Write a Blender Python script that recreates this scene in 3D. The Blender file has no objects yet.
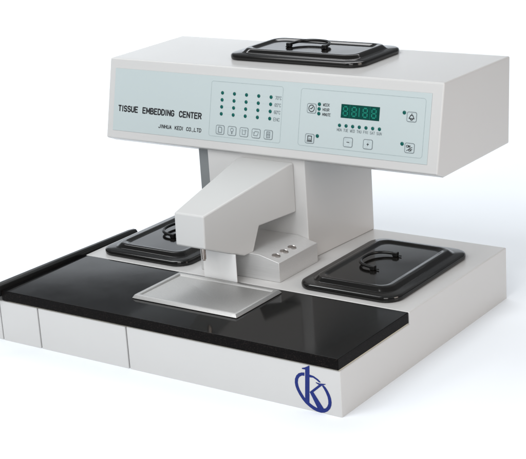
import bpy, bmesh, math
from mathutils import Vector, Matrix

scene = bpy.context.scene
COL = scene.collection

# ---------------------------------------------------------------- materials
def new_mat(name):
    m = bpy.data.materials.new(name)
    m.use_nodes = True
    nt = m.node_tree
    return m, nt, nt.nodes['Principled BSDF']

def mix_noise(nt, bsdf, c1, c2, scale, detail=4, lo=.35, hi=.65, coord='Object', stretch=None):
    tc = nt.nodes.new('ShaderNodeTexCoord')
    src = tc.outputs[coord]
    if stretch:
        mp = nt.nodes.new('ShaderNodeMapping')
        mp.inputs['Scale'].default_value = stretch
        nt.links.new(src, mp.inputs['Vector'])
        src = mp.outputs[0]
    nz = nt.nodes.new('ShaderNodeTexNoise')
    nz.inputs['Scale'].default_value = scale
    nz.inputs['Detail'].default_value = detail
    nt.links.new(src, nz.inputs['Vector'])
    rp = nt.nodes.new('ShaderNodeValToRGB')
    rp.color_ramp.elements[0].position = lo
    rp.color_ramp.elements[1].position = hi
    rp.color_ramp.elements[0].color = (*c1, 1)
    rp.color_ramp.elements[1].color = (*c2, 1)
    nt.links.new(nz.outputs['Fac'], rp.inputs[0])
    nt.links.new(rp.outputs[0], bsdf.inputs['Base Color'])
    return src, nz

def add_bump(nt, bsdf, src, scale, strength, dist=.0004, detail=2):
    nz = nt.nodes.new('ShaderNodeTexNoise')
    nz.inputs['Scale'].default_value = scale
    nz.inputs['Detail'].default_value = detail
    nt.links.new(src, nz.inputs['Vector'])
    b = nt.nodes.new('ShaderNodeBump')
    b.inputs['Strength'].default_value = strength
    b.inputs['Distance'].default_value = dist
    nt.links.new(nz.outputs['Fac'], b.inputs['Height'])
    nt.links.new(b.outputs[0], bsdf.inputs['Normal'])

def rough_noise(nt, bsdf, src, scale, lo, hi, detail=2):
    nz = nt.nodes.new('ShaderNodeTexNoise')
    nz.inputs['Scale'].default_value = scale
    nz.inputs['Detail'].default_value = detail
    nt.links.new(src, nz.inputs['Vector'])
    mr = nt.nodes.new('ShaderNodeMapRange')
    mr.inputs['From Min'].default_value = .3
    mr.inputs['From Max'].default_value = .7
    mr.inputs['To Min'].default_value = lo
    mr.inputs['To Max'].default_value = hi
    nt.links.new(nz.outputs['Fac'], mr.inputs['Value'])
    nt.links.new(mr.outputs[0], bsdf.inputs['Roughness'])

def paint(name, c, rough=.38, vary=.004):
    m, nt, b = new_mat(name)
    c1 = tuple(max(0, v - vary) for v in c)
    c2 = tuple(v + vary for v in c)
    src, _ = mix_noise(nt, b, c1, c2, 5, 2, .25, .75)
    rough_noise(nt, b, src, 6, rough - .015, rough + .02, 1)
    b.inputs['Specular IOR Level'].default_value = .45
    return m

WHITE = paint('white_powder_coat', (.58, .575, .566), .24)
WARMW = paint('warm_white_powder_coat', (.572, .568, .560), .24)
COVER = paint('white_moulded_cover', (.56, .562, .556), .30, .003)
SHIELD = paint('white_shield_sheet', (.84, .845, .845), .35, .004)
SHEET = paint('pale_blue_membrane', (.475, .54, .545), .42, .003)

def granite():
    m, nt, b = new_mat('polished_black_granite')
    src, _ = mix_noise(nt, b, (.0018, .0018, .0019), (.010, .0092, .009), 620, 3, .52, .72)
    b.inputs['Roughness'].default_value = .05
    rough_noise(nt, b, src, 14, .065, .095)
    b.inputs['IOR'].default_value = 1.29
    return m
GRANITE = granite()
def honed():
    m, nt, b = new_mat('honed_black_granite_edge')
    mix_noise(nt, b, (.0020, .0016, .0015), (.022, .015, .013), 520, 3, .55, .75)
    b.inputs['Roughness'].default_value = .45
    b.inputs['IOR'].default_value = 1.16
    return m
HONED = honed()

def black_coat(name, c=(.0060, .0054, .0048), rough=.11):
    m, nt, b = new_mat(name)
    src, _ = mix_noise(nt, b, tuple(v * .9 for v in c), tuple(v * 1.1 for v in c), 8, 2, .25, .75)
    rough_noise(nt, b, src, 9, rough - .02, rough + .03)
    b.inputs['IOR'].default_value = 1.45
    return m
BLACK = black_coat('black_enamel')
RAILB = black_coat('black_rail_coat', (.010, .010, .010), .34)
GRIP = black_coat('black_handle_plastic', (.006, .006, .006), .3)

def metal(name, c, rough, stretch, scale=60, spread=.05):
    m, nt, b = new_mat(name)
    src, _ = mix_noise(nt, b, tuple(v * (1 - spread) for v in c), tuple(min(1, v * (1 + spread)) for v in c), scale, 4, .3, .7, 'Object', stretch)
    b.inputs['Metallic'].default_value = 1
    rough_noise(nt, b, src, scale * 1.4, rough - .06, rough + .06)
    add_bump(nt, b, src, scale * 5, .05, .0002)
    return m
TRAYM = metal('anodised_aluminium', (.50, .497, .49), .52, (1, 1, 1), 300, .03)
BLOCKM = metal('brushed_aluminium', (.66, .66, .655), .50, (.15, 6, 6), 90)
BLOCKM.node_tree.nodes['Principled BSDF'].inputs['Metallic'].default_value = .4
STEEL = metal('bright_steel', (.74, .71, .69), .30, (1, 1, 1), 60)

def flat(name, c, rough=.5):
    m, nt, b = new_mat(name)
    src, _ = mix_noise(nt, b, tuple(v * .94 for v in c), tuple(v * 1.06 for v in c), 160, 2)
    b.inputs['Roughness'].default_value = rough
    b.inputs['IOR'].default_value = 1.3
    return m
INK = flat('black_ink', (.020, .021, .024))
GREYINK = flat('grey_ink', (.17, .20, .21))
LINEINK = flat('line_ink', (.34, .40, .41))
FAINT = flat('faint_line_ink', (.43, .50, .51))
BUTTON = flat('button_face', (.46, .525, .535), .4)
LED = flat('dark_green_lens', (.003, .092, .078), .25)
DISPLAY = flat('display_window_green', (.0022, .052, .042), .2)
DIGIT = flat('display_segment_green', (.008, .19, .135), .3)
BLUE = flat('blue_logo_ink', (.010, .023, .165), .5)
DARKHOLE = flat('dark_bore', (.26, .25, .24), .4)
SEAM = flat('dark_seam', (.16, .165, .165), .7)

# ---------------------------------------------------------------- mesh helpers
def origin_of(p):
    o = Vector((0, 0, 0))
    while p is not None:
        o += p.location
        p = p.parent
    return o

def link(name, bm, mats, parent=None, bevel=0, seg=3, smooth=True, origin=None):
    """bm holds world coordinates; the mesh is stored relative to its parents."""
    base = origin_of(parent)
    off = base if origin is None else base + (Vector(origin) - base)
    bmesh.ops.recalc_face_normals(bm, faces=bm.faces[:])
    bmesh.ops.translate(bm, vec=-off, verts=bm.verts[:])
    me = bpy.data.meshes.new(name)
    bm.to_mesh(me)
    bm.free()
    for m in (mats if isinstance(mats, (list, tuple)) else [mats]):
        me.materials.append(m)
    o = bpy.data.objects.new(name, me)
    COL.objects.link(o)
    o.parent = parent
    o.location = off - base
    if smooth:
        for p in me.polygons:
            p.use_smooth = True
    if bevel:
        b = o.modifiers.new('edge_round', 'BEVEL')
        b.width = bevel
        b.segments = seg
        b.limit_method = 'ANGLE'
        b.angle_limit = math.radians(25)
        b.harden_normals = True
    elif smooth:
        me.set_sharp_from_angle(angle=math.radians(32))
    return o

def thing(name, loc, label, cat, group=None):
    e = bpy.data.objects.new(name, None)
    e.empty_display_size = .05
    COL.objects.link(e)
    e.location = loc
    e['label'] = label
    e['category'] = cat
    if group:
        e['group'] = group
    return e

def add_poly_prism(bm, bottom, top, mi=0):
    """two matching loops of 3D points, capped"""
    a = [bm.verts.new(p) for p in bottom]
    b = [bm.verts.new(p) for p in top]
    n = len(a)
    fs = [bm.faces.new(a), bm.faces.new(b)]
    for i in range(n):
        fs.append(bm.faces.new((a[i], a[(i + 1) % n], b[(i + 1) % n], b[i])))
    for f in fs:
        f.material_index = mi
    return fs

def add_box(bm, x0, x1, y0, y1, z0, z1, mi=0):
    lo = [(x0, y0, z0), (x1, y0, z0), (x1, y1, z0), (x0, y1, z0)]
    return add_poly_prism(bm, lo, [(x, y, z1) for x, y, _ in lo], mi)

def new():
    return bmesh.new()

def rrect(x0, x1, y0, y1, r, n=6):
    pts = []
    for cx, cy, a in ((x1 - r, y1 - r, 0), (x0 + r, y1 - r, 90), (x0 + r, y0 + r, 180), (x1 - r, y0 + r, 270)):
        for i in range(n + 1):
            t = math.radians(a + 90 * i / n)
            pts.append((cx + r * math.cos(t), cy + r * math.sin(t)))
    return pts

def loft(bm, loops, cap0=True, cap1=True, mi=0):
    rings = [[bm.verts.new(p) for p in l] for l in loops]
    n = len(rings[0])
    for a, b in zip(rings, rings[1:]):
        for i in range(n):
            bm.faces.new((a[i], a[(i + 1) % n], b[(i + 1) % n], b[i])).material_index = mi
    if cap0:
        bm.faces.new(rings[0]).material_index = mi
    if cap1:
        bm.faces.new(rings[-1]).material_index = mi

def tube(bm, pts, r, n=12):
    pts = [Vector(p) for p in pts]
    loops = []
    for i, p in enumerate(pts):
        t = (pts[min(i + 1, len(pts) - 1)] - pts[max(i - 1, 0)]).normalized()
        u = t.cross(Vector((0, 0, 1)))
        if u.length < 1e-3:
            u = t.cross(Vector((0, 1, 0)))
        u.normalize()
        v = t.cross(u)
        loops.append([p + r * (math.cos(2 * math.pi * k / n) * u + math.sin(2 * math.pi * k / n) * v) for k in range(n)])
    loft(bm, loops)

def cyl(bm, c, r, h, n=20, axis='z', mi=0):
    c = Vector(c)
    ax = {'x': Vector((1, 0, 0)), 'y': Vector((0, 1, 0)), 'z': Vector((0, 0, 1))}[axis] if isinstance(axis, str) else Vector(axis)
    u = ax.orthogonal().normalized()
    v = ax.cross(u)
    ring = lambda q: [q + r * (math.cos(2 * math.pi * k / n) * u + math.sin(2 * math.pi * k / n) * v) for k in range(n)]
    loft(bm, [ring(c), ring(c + ax * h)], mi=mi)

def boolean_cut(o, cutter):
    m = o.modifiers.new('cut', 'BOOLEAN')
    m.operation = 'DIFFERENCE'
    m.solver = 'EXACT'
    m.object = cutter
    bpy.context.view_layer.update()
    dg = bpy.context.evaluated_depsgraph_get()
    me = bpy.data.meshes.new_from_object(o.evaluated_get(dg))
    o.modifiers.remove(m)
    old = o.data
    o.data = me
    me.name = o.name
    bpy.data.meshes.remove(old)
    cm = cutter.data
    bpy.data.objects.remove(cutter)
    bpy.data.meshes.remove(cm)

# ---------------------------------------------------------------- sizes (metres)
ZP = .1093          # top of the granite sheet and of the rear deck
ZB = .0872          # top of the lower front
YP = .2332          # rear edge of the granite sheet
D = .620            # depth of the base
XL = -.757          # left side of the base

# ---------------------------------------------------------------- the machine
M = thing('tissue_embedding_center', (-.38, .31, 0),
          'white laboratory tissue embedding machine with black granite worktop and overhanging control head', 'lab machine')

# base cabinet : stepped profile, full width
bm = new()
prof = [(0, 0), (0, ZB), (YP, ZB), (YP, ZP), (D, ZP), (D, 0)]
add_poly_prism(bm, [(XL, y, z) for y, z in prof], [(0, y, z) for y, z in prof])
cab = link('base_cabinet', bm, [WHITE], M)
bm = new()
add_box(bm, XL - .02, -.4572, -.02, .012, -.02, ZB + .0005)
cut = link('cutter', bm, [WHITE])
boolean_cut(cab, cut)
for p in cab.data.polygons:
    p.use_smooth = True
b = cab.modifiers.new('edge_round', 'BEVEL')
b.width = .0022
b.segments = 3
b.limit_method = 'ANGLE'
b.angle_limit = math.radians(25)
b.harden_normals = True

# separate front panels left of the wide front
for x0, x1 in ((-.6762, -.4598), (-.7775, -.6790)):
    bm = new()
    add_box(bm, x0, x1, 0, .0114, .0005, ZB - .0006)
    link('front_panel', bm, [WHITE], M, .0022)
# narrow panel beyond the worktop's left end, carrying the black rail
bm = new()
add_box(bm, -.806, -.7802, .0005, .390, .0005, ZP - .0130)
link('side_panel', bm, [WHITE], M, .002)
bm = new()
yr = [(-.012, .0120), (.16, .0100), (.385, .0066), (.402, .0045)]
loops = []
for y, h in yr:
    z0 = ZP - .0125
    z1 = ZP + h
    x1 = -.7680 + .0100 * max(y, 0) / .402
    x0 = x1 - .0155
    c = .004
    loops.append([(x0, y, z0), (x1, y, z0), (x1, y, z1 - c), (x1 - c, y, z1), (x0 + c, y, z1), (x0, y, z1 - c)])
loft(bm, loops)
link('side_rail', bm, [RAILB], M, .0012)

# granite worktop with a thin pale adhesive bed under it
bm = new()
foot = [(-.7665, -.0022), (-.0015, -.0022), (-.0015, YP - .0012), (-.7590, YP - .0012)]
add_poly_prism(bm, [(x, y, ZB + .0016) for x, y in foot], [(x, y, ZP) for x, y in foot])
gw = link('granite_worktop', bm, [GRANITE, HONED], M, .0011, 2)
for p_ in gw.data.polygons:
    if abs(p_.normal.z) < .5:
        p_.material_index = 1
bm = new()
add_box(bm, XL + .003, -.0022, .0012, YP - .003, ZB + .0001, ZB + .0015)
link('seal_strip', bm, [flat('pale_seal', (.62, .58, .45))], M, 0, smooth=False)

# column
bm = new()
fp = [(-.5478, .395), (-.3140, .395), (-.2990, .618), (-.5478, .618)]
add_poly_prism(bm, [(x, y, ZP + .0002) for x, y in fp], [(x, y, .330) for x, y in fp])
link('column', bm, [WHITE], M, .0022)
bm = new()
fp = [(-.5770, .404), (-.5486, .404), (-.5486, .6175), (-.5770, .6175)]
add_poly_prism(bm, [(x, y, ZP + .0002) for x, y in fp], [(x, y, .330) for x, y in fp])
link('column_side_cover', bm, [paint('side_cover_in_head_shade', (.20, .215, .22), .4)], M, .0015)  # shade of the head on this strip is put into the dark colour

# head : sloped front face with a lip below
HX0, HX1 = -.8040, -.0196
yt, yb, zt, zb, yf, zl, yub = .4207, .6746, .4791, .3060, .3840, .3172, .4091
bm = new()
pr = [(yt, zt), (yb, zt), (yb, zb), (yub, zb), (yf, zl)]
wide = {1: .0065, 2: .002}
add_poly_prism(bm, [(HX0 - wide.get(i, 0), y, z) for i, (y, z) in enumerate(pr)],
               [(HX1 + wide.get(i, 0), y, z) for i, (y, z) in enumerate(pr)])
link('head_housing', bm, [WARMW], M, .0032, 4)

# dispenser arm: tapering cover, wedge shaped nose
side = [(.383, .3052), (.1515, .2616), (.1490, .1990), (.2491, .1574), (.2733, .1583), (.2925, .2051), (.3955, .2059), (.3955, .3052)]
def ax_r(y): return -.3789 + (y - .15) * (.0395 / .245)
def ax_l(y): return -.4470 - (y - .15) * (.0205 / .245)
bm = new()
add_poly_prism(bm, [(ax_l(y), y, z) for y, z in side], [(ax_r(y), y, z) for y, z in side])
link('dispenser_arm', bm, [COVER], M, .0034, 4)
bm = new()
add_box(bm, -.4400, -.3628, .2185, .2203, ZP + .0050, .1694)
link('splash_shield', bm, [SHIELD], M, .0004, 2)
bm = new()
cyl(bm, (-.3895, .158, .1768), .0042, .030, 20)
cyl(bm, (-.3895, .158, .1735), .0026, .0034, 16)
link('wax_nozzle', bm, [metal('dark_steel', (.40, .36, .33), .26, (1, 1, 1), 60)], M)

# heated block with tool bores
bz = ZP + .0002
bp = [(-.480, bz), (-.2945, bz), (-.2945, .1485), (-.3395, .1592), (-.480, .1592)]
bm = new()
add_poly_prism(bm, [(x, .262, z) for x, z in bp], [(x, .3945, z) for x, z in bp])
blk = link('heated_block', bm, [BLOCKM], M)
nslope = Vector((.0107, 0, .0450)).normalized()
for y in (.2845, .3115, .3385):
    bm = new()
    c = Vector((-.3155, y, .1485 + (.3155 - .2945) * .0107 / .045))
    cyl(bm, c - nslope * .02, .0084, .04, 24, nslope)
    boolean_cut(blk, link('cutter', bm, [BLOCKM]))
for p in blk.data.polygons:
    p.use_smooth = True
blk.data.set_sharp_from_angle(angle=math.radians(32))
b = blk.modifiers.new('edge_round', 'BEVEL')
b.width = .0008
b.segments = 2
b.limit_method = 'ANGLE'
b.angle_limit = math.radians(25)
for y in (.2845, .3115, .3385):
    c = Vector((-.3155, y, .1485 + (.3155 - .2945) * .0107 / .045))
    bm = new()
    n = 24
    u = Vector((0, 1, 0)); v = nslope.cross(u)
    ring = lambda r, h: [c + nslope * h + r * (math.cos(2 * math.pi * k / n) * u + math.sin(2 * math.pi * k / n) * v) for k in range(n)]
    loft(bm, [ring(.0083, -.004), ring(.0084, .0006), ring(.0080, .0009), ring(.0074, .0003), ring(.0072, -.010)], cap0=False, cap1=False)
    link('bore_ring', bm, [STEEL], blk)
    bm = new()
    cyl(bm, c - nslope * .0075, .0076, .002, 20, nslope)
    link('bore_bottom', bm, [DARKHOLE], blk)

# ---------------------------------------------------------------- control panel on the sloped face
O = Vector((HX0, yt, zt))
EX = Vector((1, 0, 0))
ET = Vector((0, yf - yt, zl - zt)).normalized()
EN = ET.cross(EX).normalized()
if EN.y > 0:
    EN = -EN
def P(s, t, h=0):
    return O + EX * s + ET * t + EN * h

S0, S1, T0, T1 = .0165, .7622, .0200, .1492
bm = new()
q = [(S0, T0), (S1, T0), (S1, T1), (S0, T1)]
add_poly_prism(bm, [P(s, t, .0001) for s, t in q], [P(s, t, .0009) for s, t in q])
PANEL = link('control_panel', bm, [SHEET], M, .0003, 1)
H0 = .00095

def panel_poly(bm, pts, h, mi=0):
    f = bm.faces.new([bm.verts.new(P(s, t, h)) for s, t in pts])
    f.material_index = mi

def panel_ring(bm, outer, inner, h, mi=0):
    a = [bm.verts.new(P(s, t, h)) for s, t in outer]
    b = [bm.verts.new(P(s, t, h)) for s, t in inner]
    n = len(a)
    for i in range(n):
        bm.faces.new((a[i], a[(i + 1) % n], b[(i + 1) % n], b[i])).material_index = mi

def stroke(bm, pts, w, h, mi=0):
    for (s0, t0), (s1, t1) in zip(pts, pts[1:]):
        d = Vector((s1 - s0, t1 - t0))
        if d.length < 1e-7:
            continue
        d.normalize()
        n = Vector((-d.y, d.x)) * w / 2
        e = d * w * .3
        panel_poly(bm, [(s0 + n.x - e.x, t0 + n.y - e.y), (s0 - n.x - e.x, t0 - n.y - e.y),
                        (s1 - n.x + e.x, t1 - n.y + e.y), (s1 + n.x + e.x, t1 + n.y + e.y)], h, mi)
        h += .000006

def circle(s, t, r, n=20, a0=0, a1=360):
    return [(s + r * math.cos(math.radians(a0 + (a1 - a0) * k / n)), t + r * math.sin(math.radians(a0 + (a1 - a0) * k / n))) for k in range(n + 1)]

def arc(cx, cy, rx, ry, a0, a1, n=8):
    return [(cx + rx * math.cos(math.radians(a0 + (a1 - a0) * k / n)), cy + ry * math.sin(math.radians(a0 + (a1 - a0) * k / n))) for k in range(n + 1)]
OVAL = arc(.5, .3, .5, .3, 180, 360) + arc(.5, .7, .5, .3, 0, 180) + [(0, .3)]
# printed capitals as strokes in a unit box, y downwards
GLYPH = {
    'T': [[(0, 0), (1, 0)], [(.5, 0), (.5, 1)]], 'I': [[(.5, 0), (.5, 1)]],
    'S': [arc(.5, .26, .5, .26, -25, -180, 7) + arc(.5, .26, .5, .24, 180, 100, 4) + arc(.5, .74, .5, .25, -80, 0, 4) + arc(.5, .74, .5, .26, 0, 155, 7)],
    'U': [[(0, 0), (0, .7)] + arc(.5, .7, .5, .3, 180, 0, 8) + [(1, .7), (1, 0)]],
    'E': [[(1, 0), (0, 0), (0, 1), (1, 1)], [(0, .48), (.85, .48)]],
    'M': [[(0, 1), (0, 0), (.5, .75), (1, 0), (1, 1)]],
    'B': [[(0, 0), (0, 1), (.55, 1)] + arc(.55, .74, .45, .26, 90, -90, 7) + [(0, .48)], [(0, 0), (.5, 0)] + arc(.5, .24, .42, .24, -90, 90, 7)],
    'D': [[(0, 0), (0, 1), (.4, 1)] + arc(.4, .66, .6, .34, 90, 0, 5) + arc(.4, .34, .6, .34, 0, -90, 5) + [(0, 0)]],
    'N': [[(0, 1), (0, 0), (1, 1), (1, 0)]],
    'G': [arc(.5, .3, .5, .3, -20, -180, 7) + arc(.5, .7, .5, .3, 180, 0, 8) + [(1, .55), (.55, .55)]],
    'C': [arc(.5, .3, .5, .3, -10, -180, 7) + arc(.5, .7, .5, .3, 180, 10, 7)],
    'R': [[(0, 1), (0, 0), (.5, 0)] + arc(.5, .26, .5, .26, -90, 90, 7) + [(0, .52)], [(.5, .52), (1, 1)]],
    'J': [[(1, 0), (1, .7)] + arc(.5, .7, .5, .3, 0, 170, 7)],
    'H': [[(0, 0), (0, 1)], [(1, 0), (1, 1)], [(0, .48), (1, .48)]],
    'A': [[(0, 1), (.5, 0), (1, 1)], [(.2, .65), (.8, .65)]],
    'K': [[(0, 0), (0, 1)], [(1, 0), (0, .6)], [(.3, .42), (1, 1)]],
    'O': [OVAL], '0': [OVAL], 'L': [[(0, 0), (0, 1), (1, 1)]],
    'W': [[(0, 0), (.25, 1), (.5, .3), (.75, 1), (1, 0)]], 'F': [[(1, 0), (0, 0), (0, 1)], [(0, .48), (.85, .48)]],
    '.': [[(.4, .94), (.4, 1.04)]], ',': [[(.45, .92), (.45, 1.02), (.25, 1.2)]],
    '7': [[(0, 0), (1, 0), (.35, 1)]],
    '6': [arc(.5, .3, .5, .3, -20, -180, 7) + [(0, .7)] + arc(.5, .72, .5, .28, 180, -180, 14)],
    '5': [[(.95, 0), (.1, 0), (.05, .45)] + arc(.5, .68, .5, .32, -120, 150, 11)],
    '°': [arc(.35, .14, .3, .14, 0, 360, 8)],
}
NARROW = {'I': .35, ' ': 1.25, '.': .35, ',': .4, '°': .6, 'M': 1.2, 'W': 1.25}
def text(body, s0, s1, t0, t1, mat, weight=.15, slant=0.0, gap=.36, h=H0 + .0001, name='lettering'):
    """one printed line filling s0..s1, cap top t0 to baseline t1"""
    adv = [NARROW.get(c, 1) for c in body]
    tot = sum(adv) + gap * (len(body) - 1)
    k = (s1 - s0) / tot
    ht = t1 - t0
    w = ht * weight
    bm = new()
    x = 0
    for c, a in zip(body, adv):
        for n_, line in enumerate(GLYPH.get(c, [])):
            stroke(bm, [(s0 + (x + px * a) * k + slant * (1 - py) * ht, t0 + w / 2 + py * (ht - w)) for px, py in line], w, h + .00012 * n_)
        x += a + gap
    return link(name, bm, [mat], PANEL, 0, smooth=False)

text('TISSUE EMBEDDING CENTER', .0302, .2460, .0957, .1092, INK, .20, 0, .46)
text('JINHUA KEDI CO.,LTD', .1386, .2474, .1270, .1352, INK, .18, .06, .46)

def frame(s0, s1, t0, t1, r, w, mat, name):
    bm = new()
    a = rrect(s0, s1, t0, t1, r)
    b_ = rrect(s0 + w, s1 - w, t0 + w, t1 - w, r - w)
    panel_ring(bm, a, b_, H0)
    return link(name, bm, [mat], PANEL, 0, smooth=False)
frame(.2670, .4400, .0298, .1398, .005, .0011, LINEINK, 'frame_line')
frame(.4805, .7515, .0298, .1393, .006, .0011, LINEINK, 'frame_line')

def led(s, t, r=.0036):
    bm = new()
    n = 20
    ring = lambda rr, h: [P(s + rr * math.cos(2 * math.pi * k / n), t + rr * math.sin(2 * math.pi * k / n), h) for k in range(n)]
    loft(bm, [ring(r, H0 - .0003), ring(r, H0 + .0004), ring(r * .75, H0 + .0009), ring(r * .3, H0 + .0011)], cap0=False)
    return link('indicator_light', bm, [LED], PANEL)

for j in range(4):
    t = .0522 + j * .01385
    for i in range(5):
        led(.2956 + i * .0292, t)
    bm = new()
    for i in range(4):
        for k in range(4):
            s = .2956 + i * .0292 + .0074 + k * .0042
            panel_poly(bm, [(s, t - .0005), (s + .0022, t - .0005), (s + .0022, t + .0005), (s, t + .0005)], H0)
    link('dotted_line', bm, [FAINT], PANEL, 0, smooth=False)
for j, w in enumerate(('70°C', '65°C', '60°C', 'ENC')):
    t = .0528 + j * .0139
    text(w, .4226 - .0004 * j, .4365 - .0004 * j, t - .0036, t + .0036, GREYINK, .14)

def button(s, t, icon, w=.0206, hgt=.0186, deep=LINEINK):
    bm = new()
    out = rrect(s - w / 2, s + w / 2, t - hgt / 2, t + hgt / 2, .0036)
    inn = rrect(s - w / 2 + .0012, s + w / 2 - .0012, t - hgt / 2 + .0012, t + hgt / 2 - .0012, .0026)
    n = len(out)
    low = [bm.verts.new(P(a, c, H0 - .0002)) for a, c in out]
    a = [bm.verts.new(P(x, y, H0 + .0005)) for x, y in out]
    b_ = [bm.verts.new(P(x, y, H0 + .0006)) for x, y in inn]
    for i in range(n):
        j = (i + 1) % n
        bm.faces.new((low[i], low[j], a[j], a[i])).material_index = 1
        bm.faces.new((a[i], a[j], b_[j], b_[i])).material_index = 1
    bm.faces.new(b_).material_index = 0
    hh = H0 + .0008
    icon(bm, s, t, hh)
    return link('button', bm, [BUTTON, GREYINK, INK], PANEL, 0, smooth=False)

W_ = .0012
def ic_bottle(bm, s, t, h):
    stroke(bm, [(s - .0038, t - .0052), (s + .0026, t - .0052), (s + .0042, t - .0030), (s + .0042, t + .0052), (s - .0038, t + .0052), (s - .0038, t - .0052)], W_ * 1.3, h, 1)
def ic_lamp(bm, s, t, h):
    stroke(bm, circle(s, t - .0020, .0034, 12), W_, h, 1)
    stroke(bm, [(s - .0013, t + .0012), (s - .0006, t + .0054), (s + .0008, t + .0054), (s + .0013, t + .0012)], W_, h + .0001, 1)
def ic_cup(bm, s, t, h):
    stroke(bm, [(s - .0052, t - .0046), (s - .0038, t - .0046), (s - .0034, t + .0044), (s + .0034, t + .0044), (s + .0036, t - .0046), (s + .0056, t - .0040)], W_, h, 1)
    stroke(bm, [(s - .0004, t - .0032), (s + .0012, t - .0032)], W_, h + .0001, 1)
def ic_plate(bm, s, t, h):
    stroke(bm, [(s - .0056, t + .0042), (s - .0030, t - .0036), (s + .0060, t - .0036), (s + .0034, t + .0042), (s - .0056, t + .0042)], W_, h, 1)
    stroke(bm, [(s - .0060, t - .0010), (s - .0046, t - .0010)], W_, h + .0001, 1)
def ic_tank(bm, s, t, h):
    stroke(bm, [(s - .0036, t - .0056), (s + .0036, t - .0056), (s + .0036, t + .0056), (s - .0036, t + .0056), (s - .0036, t - .0056)], W_ * 1.3, h, 1)
    stroke(bm, [(s - .0036, t), (s + .0036, t)], W_ * 1.4, h + .0001, 1)
    stroke(bm, [(s - .0012, t - .0026), (s + .0012, t - .0026)], W_, h + .0001, 1)
    stroke(bm, [(s - .0012, t + .0028), (s + .0012, t + .0028)], W_, h + .0002, 1)
def ic_clock(bm, s, t, h):
    stroke(bm, circle(s, t, .0062, 22), W_ * 1.2, h, 2)
    stroke(bm, [(s + .0028, t - .0030), (s, t + .0006), (s - .0028, t + .0006)], W_ * 1.2, h + .0003, 2)
def ic_bath(bm, s, t, h):
    stroke(bm, [(s - .0042, t - .0050), (s + .0044, t - .0050), (s + .0044, t + .0032), (s - .0042, t + .0032), (s - .0042, t - .0050)], W_ * 1.2, h, 2)
    stroke(bm, [(s - .0056, t + .0052), (s + .0056, t + .0052)], W_ * 1.2, h + .0001, 2)
    stroke(bm, [(s - .0020, t + .0006), (s + .0022, t + .0006)], W_, h + .0002, 1)
def ic_minus(bm, s, t, h):
    stroke(bm, [(s - .0026, t), (s + .0026, t)], W_, h, 2)
def ic_plus(bm, s, t, h):
    stroke(bm, [(s - .0022, t), (s + .0022, t)], W_, h, 2)
    stroke(bm, [(s, t - .0022), (s, t + .0022)], W_, h + .0001, 2)
def ic_bulb(bm, s, t, h):
    stroke(bm, [(s, t - .0058), (s, t - .0026)], W_ * 1.2, h, 2)
    stroke(bm, [(s - .0022, t - .0030), (s - .0052, t + .0030), (s + .0052, t + .0030), (s + .0022, t - .0030), (s - .0022, t - .0030)], W_ * 1.2, h + .0001, 2)
    stroke(bm, circle(s, t + .0034, .0022, 10, 0, 180), W_ * 1.2, h + .0003, 2)
def ic_onoff(bm, s, t, h):
    stroke(bm, circle(s - .0046, t - .0030, .0020, 10), W_ * .9, h, 2)
    stroke(bm, [(s - .0016, t - .0010), (s - .0016, t - .0050), (s + .0010, t - .0010), (s + .0010, t - .0050)], W_ * .9, h + .0002, 2)
    stroke(bm, [(s - .0056, t + .0052), (s + .0056, t - .0020)], W_ * .8, h + .0003, 2)
    stroke(bm, circle(s + .0004, t + .0038, .0018, 10), W_ * .8, h + .0004, 2)
    stroke(bm, [(s + .0036, t + .0056), (s + .0036, t + .0022), (s + .0058, t + .0022)], W_ * .8, h + .0005, 2)

for i, ic in enumerate((ic_bottle, ic_lamp, ic_cup, ic_plate, ic_tank)):
    button(.2953 + i * .02908, .1254, ic)
button(.5074, .0666, ic_clock)
button(.5073, .1242, ic_bath)
button(.5928, .1236, ic_minus)
button(.6361, .1236, ic_plus)
button(.7240, .0657, ic_bulb)
button(.7242, .1223, ic_onoff)
for s, t in ((.5240, .0575), (.5240, .0664), (.5240, .0753), (.5242, .1178), (.7079, .0589), (.7080, .1159)):
    led(s, t)
for w, s1, t in (('WEEK', .5466, .0578), ('HOUR', .5466, .0669), ('MINUTE', .5500, .0760)):
    text(w, .5322, s1, t - .0030, t + .0030, INK, .135)
for i, w in enumerate(('MON', 'TUE', 'WED', 'THU', 'FRI', 'SAT', 'SUN')):
    s = .5717 + i * .01444
    led(s, .0935, .0034)
    text(w, s - .0050, s + .0050, .0990, .1048, GREYINK, .14)

# display window with dark seven segment digits
bm = new()
q = [(.5730, .0532), (.6562, .0532), (.6562, .0789), (.5730, .0789)]
add_poly_prism(bm, [P(s, t, H0 - .0003) for s, t in q], [P(s, t, H0 + .0006) for s, t in q])
link('display_window', bm, [DISPLAY], PANEL, .0002, 1)
bm = new()
def seg7(bm, s, t, w, h_, hh):
    g = .0026
    for a, c in (((s, t), (s + w, t)), ((s, t + h_ / 2), (s + w, t + h_ / 2)), ((s, t + h_), (s + w, t + h_))):
        stroke(bm, [(a[0] + g * .8, a[1]), (c[0] - g * .8, c[1])], g, hh)
    for x in (s, s + w):
        for y in (t, t + h_ / 2):
            stroke(bm, [(x, y + g * .8), (x, y + h_ / 2 - g * .8)], g, hh + .00002)
for s in (.5783, .5972, .6212, .6400):
    seg7(bm, s, .0578, .0090, .0164, H0 + .0008)
link('display_digits', bm, [DIGIT], PANEL, 0, smooth=False)
for s, t0_, t1_, ww in ((.6128, .0585, .0735, .0022), (.5920, .0540, .0780, .0006), (.6358, .0540, .0780, .0006)):
    bm = new()
    stroke(bm, [(s, t0_), (s, t1_)], ww, H0 + .0008)
    link('display_divider', bm, [DIGIT], PANEL, 0, smooth=False)

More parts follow.
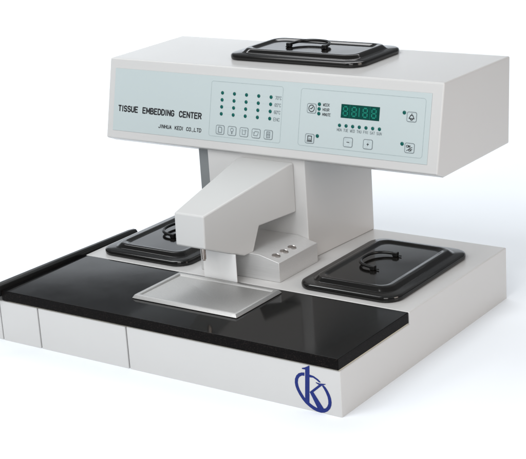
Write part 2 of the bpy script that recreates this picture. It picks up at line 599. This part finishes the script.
# ---------------------------------------------------------------- blue emblem on the base front
DZ = .0042
RING = [((-0.0703, 0.0674), (-0.0707, 0.0614)), ((-0.0765, 0.0664), (-0.0758, 0.0608)), ((-0.0825, 0.0637), (-0.0806, 0.0578)), ((-0.0874, 0.0588), (-0.0837, 0.0533)), ((-0.0906, 0.0519), (-0.0849, 0.0466)), ((-0.0913, 0.0453), (-0.084, 0.0403)), ((-0.0905, 0.039), (-0.0819, 0.0345)), ((-0.0879, 0.0321), (-0.0784, 0.0289)), ((-0.0838, 0.0248), (-0.0738, 0.0222)), ((-0.0787, 0.0178), (-0.0678, 0.0165)), ((-0.072, 0.011), (-0.0618, 0.0125)), ((-0.0647, 0.0063), (-0.0556, 0.0093)), ((-0.0573, 0.0025), (-0.05, 0.0075)), ((-0.0499, 0.0006), (-0.0457, 0.0075)), ((-0.0419, -0.0), (-0.0407, 0.0079)), ((-0.0348, 0.0015), (-0.0359, 0.0087)), ((-0.0283, 0.0052), (-0.0318, 0.0102)), ((-0.023, 0.0109), (-0.0283, 0.0144)), ((-0.0202, 0.0173), (-0.0262, 0.0195)), ((-0.0193, 0.0232), (-0.0259, 0.0253)), ((-0.0199, 0.0299), (-0.0268, 0.0313)), ((-0.022, 0.0364), (-0.0283, 0.0351)), ((-0.0254, 0.043), (-0.0303, 0.0397)), ((-0.0295, 0.0485), (-0.0334, 0.045)), ((-0.0335, 0.0516), (-0.0369, 0.0498))]
ARC = [((-0.0604, 0.0657), (-0.0607, 0.0606)), ((-0.0522, 0.0646), (-0.0536, 0.0613)), ((-0.0437, 0.0605), (-0.0476, 0.0586)), ((-0.0385, 0.0559), (-0.042, 0.0549))]
STEM = [(-0.0754, 0.0747), (-0.069, 0.077), (-0.0603, 0.0819), (-0.0594, 0.0814), (-0.0639, 0.0111), (-0.0724, 0.0163), (-0.0687, 0.0732), (-0.075, 0.0731)]
ARM = [(-0.0624, 0.0336), (-0.0431, 0.0504), (-0.0487, 0.0529), (-0.0486, 0.0543), (-0.0416, 0.0534), (-0.0291, 0.0548), (-0.0292, 0.0539), (-0.0374, 0.0499), (-0.0564, 0.0334), (-0.0606, 0.0312)]
LEG = [(-0.061, 0.0316), (-0.0552, 0.036), (-0.0349, 0.008), (-0.0471, 0.0054)]
bm = new()
def strip(pairs, y):
    a = [(bm.verts.new((o[0], y, o[1] + DZ)), bm.verts.new((i[0], y, i[1] + DZ))) for o, i in pairs]
    for (p, q_), (r_, s_) in zip(a, a[1:]):
        bm.faces.new((p, q_, s_, r_))
strip(RING, -.00020)
strip(ARC, -.00020)
for k, poly in enumerate((STEM, ARM, LEG)):
    bm.faces.new([bm.verts.new((x, -.00026 - .00006 * k, z + DZ)) for x, z in poly])
link('emblem', bm, [BLUE], cab, 0, smooth=False)

# ---------------------------------------------------------------- metal tray on the worktop
T = thing('metal_tray', (-.381, .1455, ZP), 'grey anodised metal tray with raised rim resting on the black granite under the nozzle', 'tray')
bm = new()
def tl(i, z, r):
    return [(x, y, z) for x, y in rrect(-.5015 + i, -.2605 - i, .0735 + i, .2180 - i, r, 4)]
loft(bm, [tl(.0006, ZP + .0003, .002), tl(.0, ZP + .0008, .002), tl(.0, ZP + .0014, .002), tl(.0034, ZP + .0066, .002), tl(.0040, ZP + .0070, .002),
          tl(.0098, ZP + .0070, .002), tl(.0104, ZP + .0067, .002), tl(.0126, ZP + .0038, .002), tl(.0132, ZP + .0036, .002)])
link('tray_body', bm, [TRAYM], T)

# ---------------------------------------------------------------- black lids with folding handles
def lid(cx, cy, z, lx, ly, label, turn, hoff=(0, 0)):
    L = thing('black_lid', (cx, cy, z), label, 'lid', 'black lids with folding handles')
    def lp(i, h, r):
        r += .009 if i > .01 else 0
        return [(cx + x, cy + y, z + h) for x, y in rrect(-lx / 2 + i, lx / 2 - i, -ly / 2 + i, ly / 2 - i, r, 8)]
    bm = new()
    R0 = .033
    loft(bm, [lp(.0030, .0004, R0 - .003), lp(.0010, .0010, R0 - .001), lp(0, .0030, R0), lp(0, .0075, R0), lp(.0012, .0100, R0 - .0010), lp(.0036, .0112, R0 - .0030),
              lp(.0060, .0116, R0 - .005), lp(.0170, .0121, .0172), lp(.0192, .0123, .0168), lp(.0202, .0129, .0165), lp(.0208, .0135, .0163), lp(.0252, .0180, .0145),
              lp(.0262, .0188, .0141), lp(.0278, .0194, .0136), lp(.0300, .0196, .013), lp(.0340, .0196, .012),
              lp(.0352, .0194, .0116), lp(.0364, .0187, .0112), lp(.0400, .0164, .010), lp(.0412, .0159, .0095), lp(.0426, .0157, .009), lp(.0450, .0157, .008), lp(.0480, .0157, .007)])
    cover = link('lid_cover', bm, [BLACK], L)
    zz = z + .0157
    hx, hy = cx + hoff[0], cy + hoff[1]
    def pt(a, b_, h):
        return (hx + a, hy + b_, zz + h) if not turn else (hx - b_, hy + a, zz + h)
    bm = new()
    pts = []
    for k in range(33):
        th = math.pi * k / 32
        a = math.cos(th)
        s_ = math.sin(th)
        bow = .043 * (s_ ** .75 if s_ > 0 else 0)
        pts.append(pt(.0425 * math.copysign(abs(a) ** .85, a), bow, .0052 + .0020 * s_))
    tube(bm, pts, .0030, 12)
    hd = link('lid_handle', bm, [GRIP], L)
    for sg in (-1, 1):
        bm = new()
        c = [pt(sg * .0425 - .0052, -.0052, 0), pt(sg * .0425 + .0052, .0052, .0086)]
        x0, x1 = sorted((c[0][0], c[1][0]))
        y0, y1 = sorted((c[0][1], c[1][1]))
        add_box(bm, x0, x1, y0, y1, zz + .0001, zz + .0086)
        link('hinge_foot', bm, [GRIP], hd, .0016, 2)
        bm = new()
        a0 = pt(sg * .0425, -.005, .002)
        a1 = pt(sg * .0425, -.0125, .002)
        tube(bm, [a0, a1], .0013, 8)
        link('hinge_pin', bm, [GRIP], hd)
    return L

lid(-.391, .5667, zt + .0001, .316, .1805, 'black lid lying on top of the overhanging white control head', False, (-.014, -.004))
lid(-.1462, .3995, ZP + .0001, .2135, .3000, 'black lid on the right side of the base, beside the metal block with three holes', True, (-.003, .004))
lid(-.6240, .3985, ZP + .0001, .2200, .3000, 'black lid on the left side of the base, partly hidden behind the dispenser arm', True, (-.003, .004))

# ---------------------------------------------------------------- added studio : white sweep as ground and backdrop
m, nt, b = new_mat('white_paper_sweep')
src, _ = mix_noise(nt, b, (.875, .915, .955), (.885, .922, .960), 3, 3)
b.inputs['Roughness'].default_value = .9
b.inputs['Specular IOR Level'].default_value = .1
SWEEP = m
dv = Vector((-.587, .810, 0)).normalized()
sv = Vector((dv.y, -dv.x, 0))
ctr = Vector((-.38, .3, 0))
prof = [(-4.0, 0), (-1.5, 0), (0, 0), (1.2, 0)]
RAD, WD, WH = .5, 3.0, 1.13  # added back wall, its height set for the reflection in the black surfaces
for k in range(1, 17):
    a = math.radians(90 * k / 16)
    prof.append((WD - RAD + RAD * math.sin(a), RAD - RAD * math.cos(a)))
prof.append((WD, WH))
bm = new()
rows = []
for d, z in prof:
    rows.append([bm.verts.new(ctr + dv * d + sv * w + Vector((0, 0, min(z, h_) - .0004))) for w, h_ in ((-4.5, WH), (-1.5, WH), (1.5, WH), (4.5, WH))])
for a, c in zip(rows, rows[1:]):
    for k in range(3):
        bm.faces.new((a[k], a[k + 1], c[k + 1], c[k]))
fl = link('added_sweep', bm, [SWEEP])
sol = fl.modifiers.new('paper', 'SOLIDIFY')
sol.thickness = .004
sol.offset = -1
fl['kind'] = 'structure'

# ---------------------------------------------------------------- light
w = bpy.data.worlds.new('World')
scene.world = w
w.use_nodes = True
w.node_tree.nodes['Background'].inputs[0].default_value = (.90, .95, 1.0, 1)
w.node_tree.nodes['Background'].inputs[1].default_value = .24

def area(name, loc, target, size, power, color=(1, 1, 1), sy=None):
    la = bpy.data.lights.new(name, 'AREA')
    la.energy = power
    la.color = color
    la.size = size
    if sy:
        la.shape = 'RECTANGLE'
        la.size_y = sy
    o = bpy.data.objects.new(name, la)
    COL.objects.link(o)
    o.location = loc
    o.rotation_euler = (Vector(target) - Vector(loc)).to_track_quat('-Z', 'Y').to_euler()
    return o
area('key_softbox', (-1.5, -1.7, 1.9), (-.38, .3, .2), 1.4, 12, (1, .99, .97))
area('top_softbox', (-.45, -1.35, 2.5), (-.4, .35, .15), 1.5, 41, (.97, .985, 1))
area('added_side_fill', (2.1, .15, 1.0), (-.2, .35, .15), 1.0, 17, (1, .88, .80))  # added lamp, warms and lifts the faces on the right
p = ctr + dv * 1.55
area('added_front_fill', (.75, -2.3, 1.5), (-.35, .3, .15), 1.3, 22, (1, .99, .98))  # added fill near the camera for front faces and parts under the head
area('added_backdrop_fill', (p.x, p.y, 2.4), tuple(ctr + dv * 2.3 + Vector((0, 0, .1))), 3.6, 56, (.98, .99, 1), .7)  # added lamp, only whitens the sweep behind the machine

# ---------------------------------------------------------------- camera
cam = bpy.data.cameras.new('Camera')
co = bpy.data.objects.new('Camera', cam)
COL.objects.link(co)
cam.sensor_width = 36
cam.lens = 99.312
cam.clip_end = 200
cam.clip_start = .05
RT = Vector((.8197260919903149, .5692473274232824, -.06329782248810893))
UPV = Vector((-.12369018207605487, .28384731805526026, .9508582643542772))
FW = Vector((-.5592404428940009, .7716140098872533, -.30308735832666384))
R = Matrix((RT, UPV, -FW)).transposed()
co.matrix_world = Matrix.Translation((1.19707552, -1.83951043, 1.03659025)) @ R.to_4x4()
scene.camera = co

scene.view_settings.view_transform = 'Standard'
scene.view_settings.look = 'None'
scene.view_settings.exposure = .08
scene.view_settings.gamma = 1
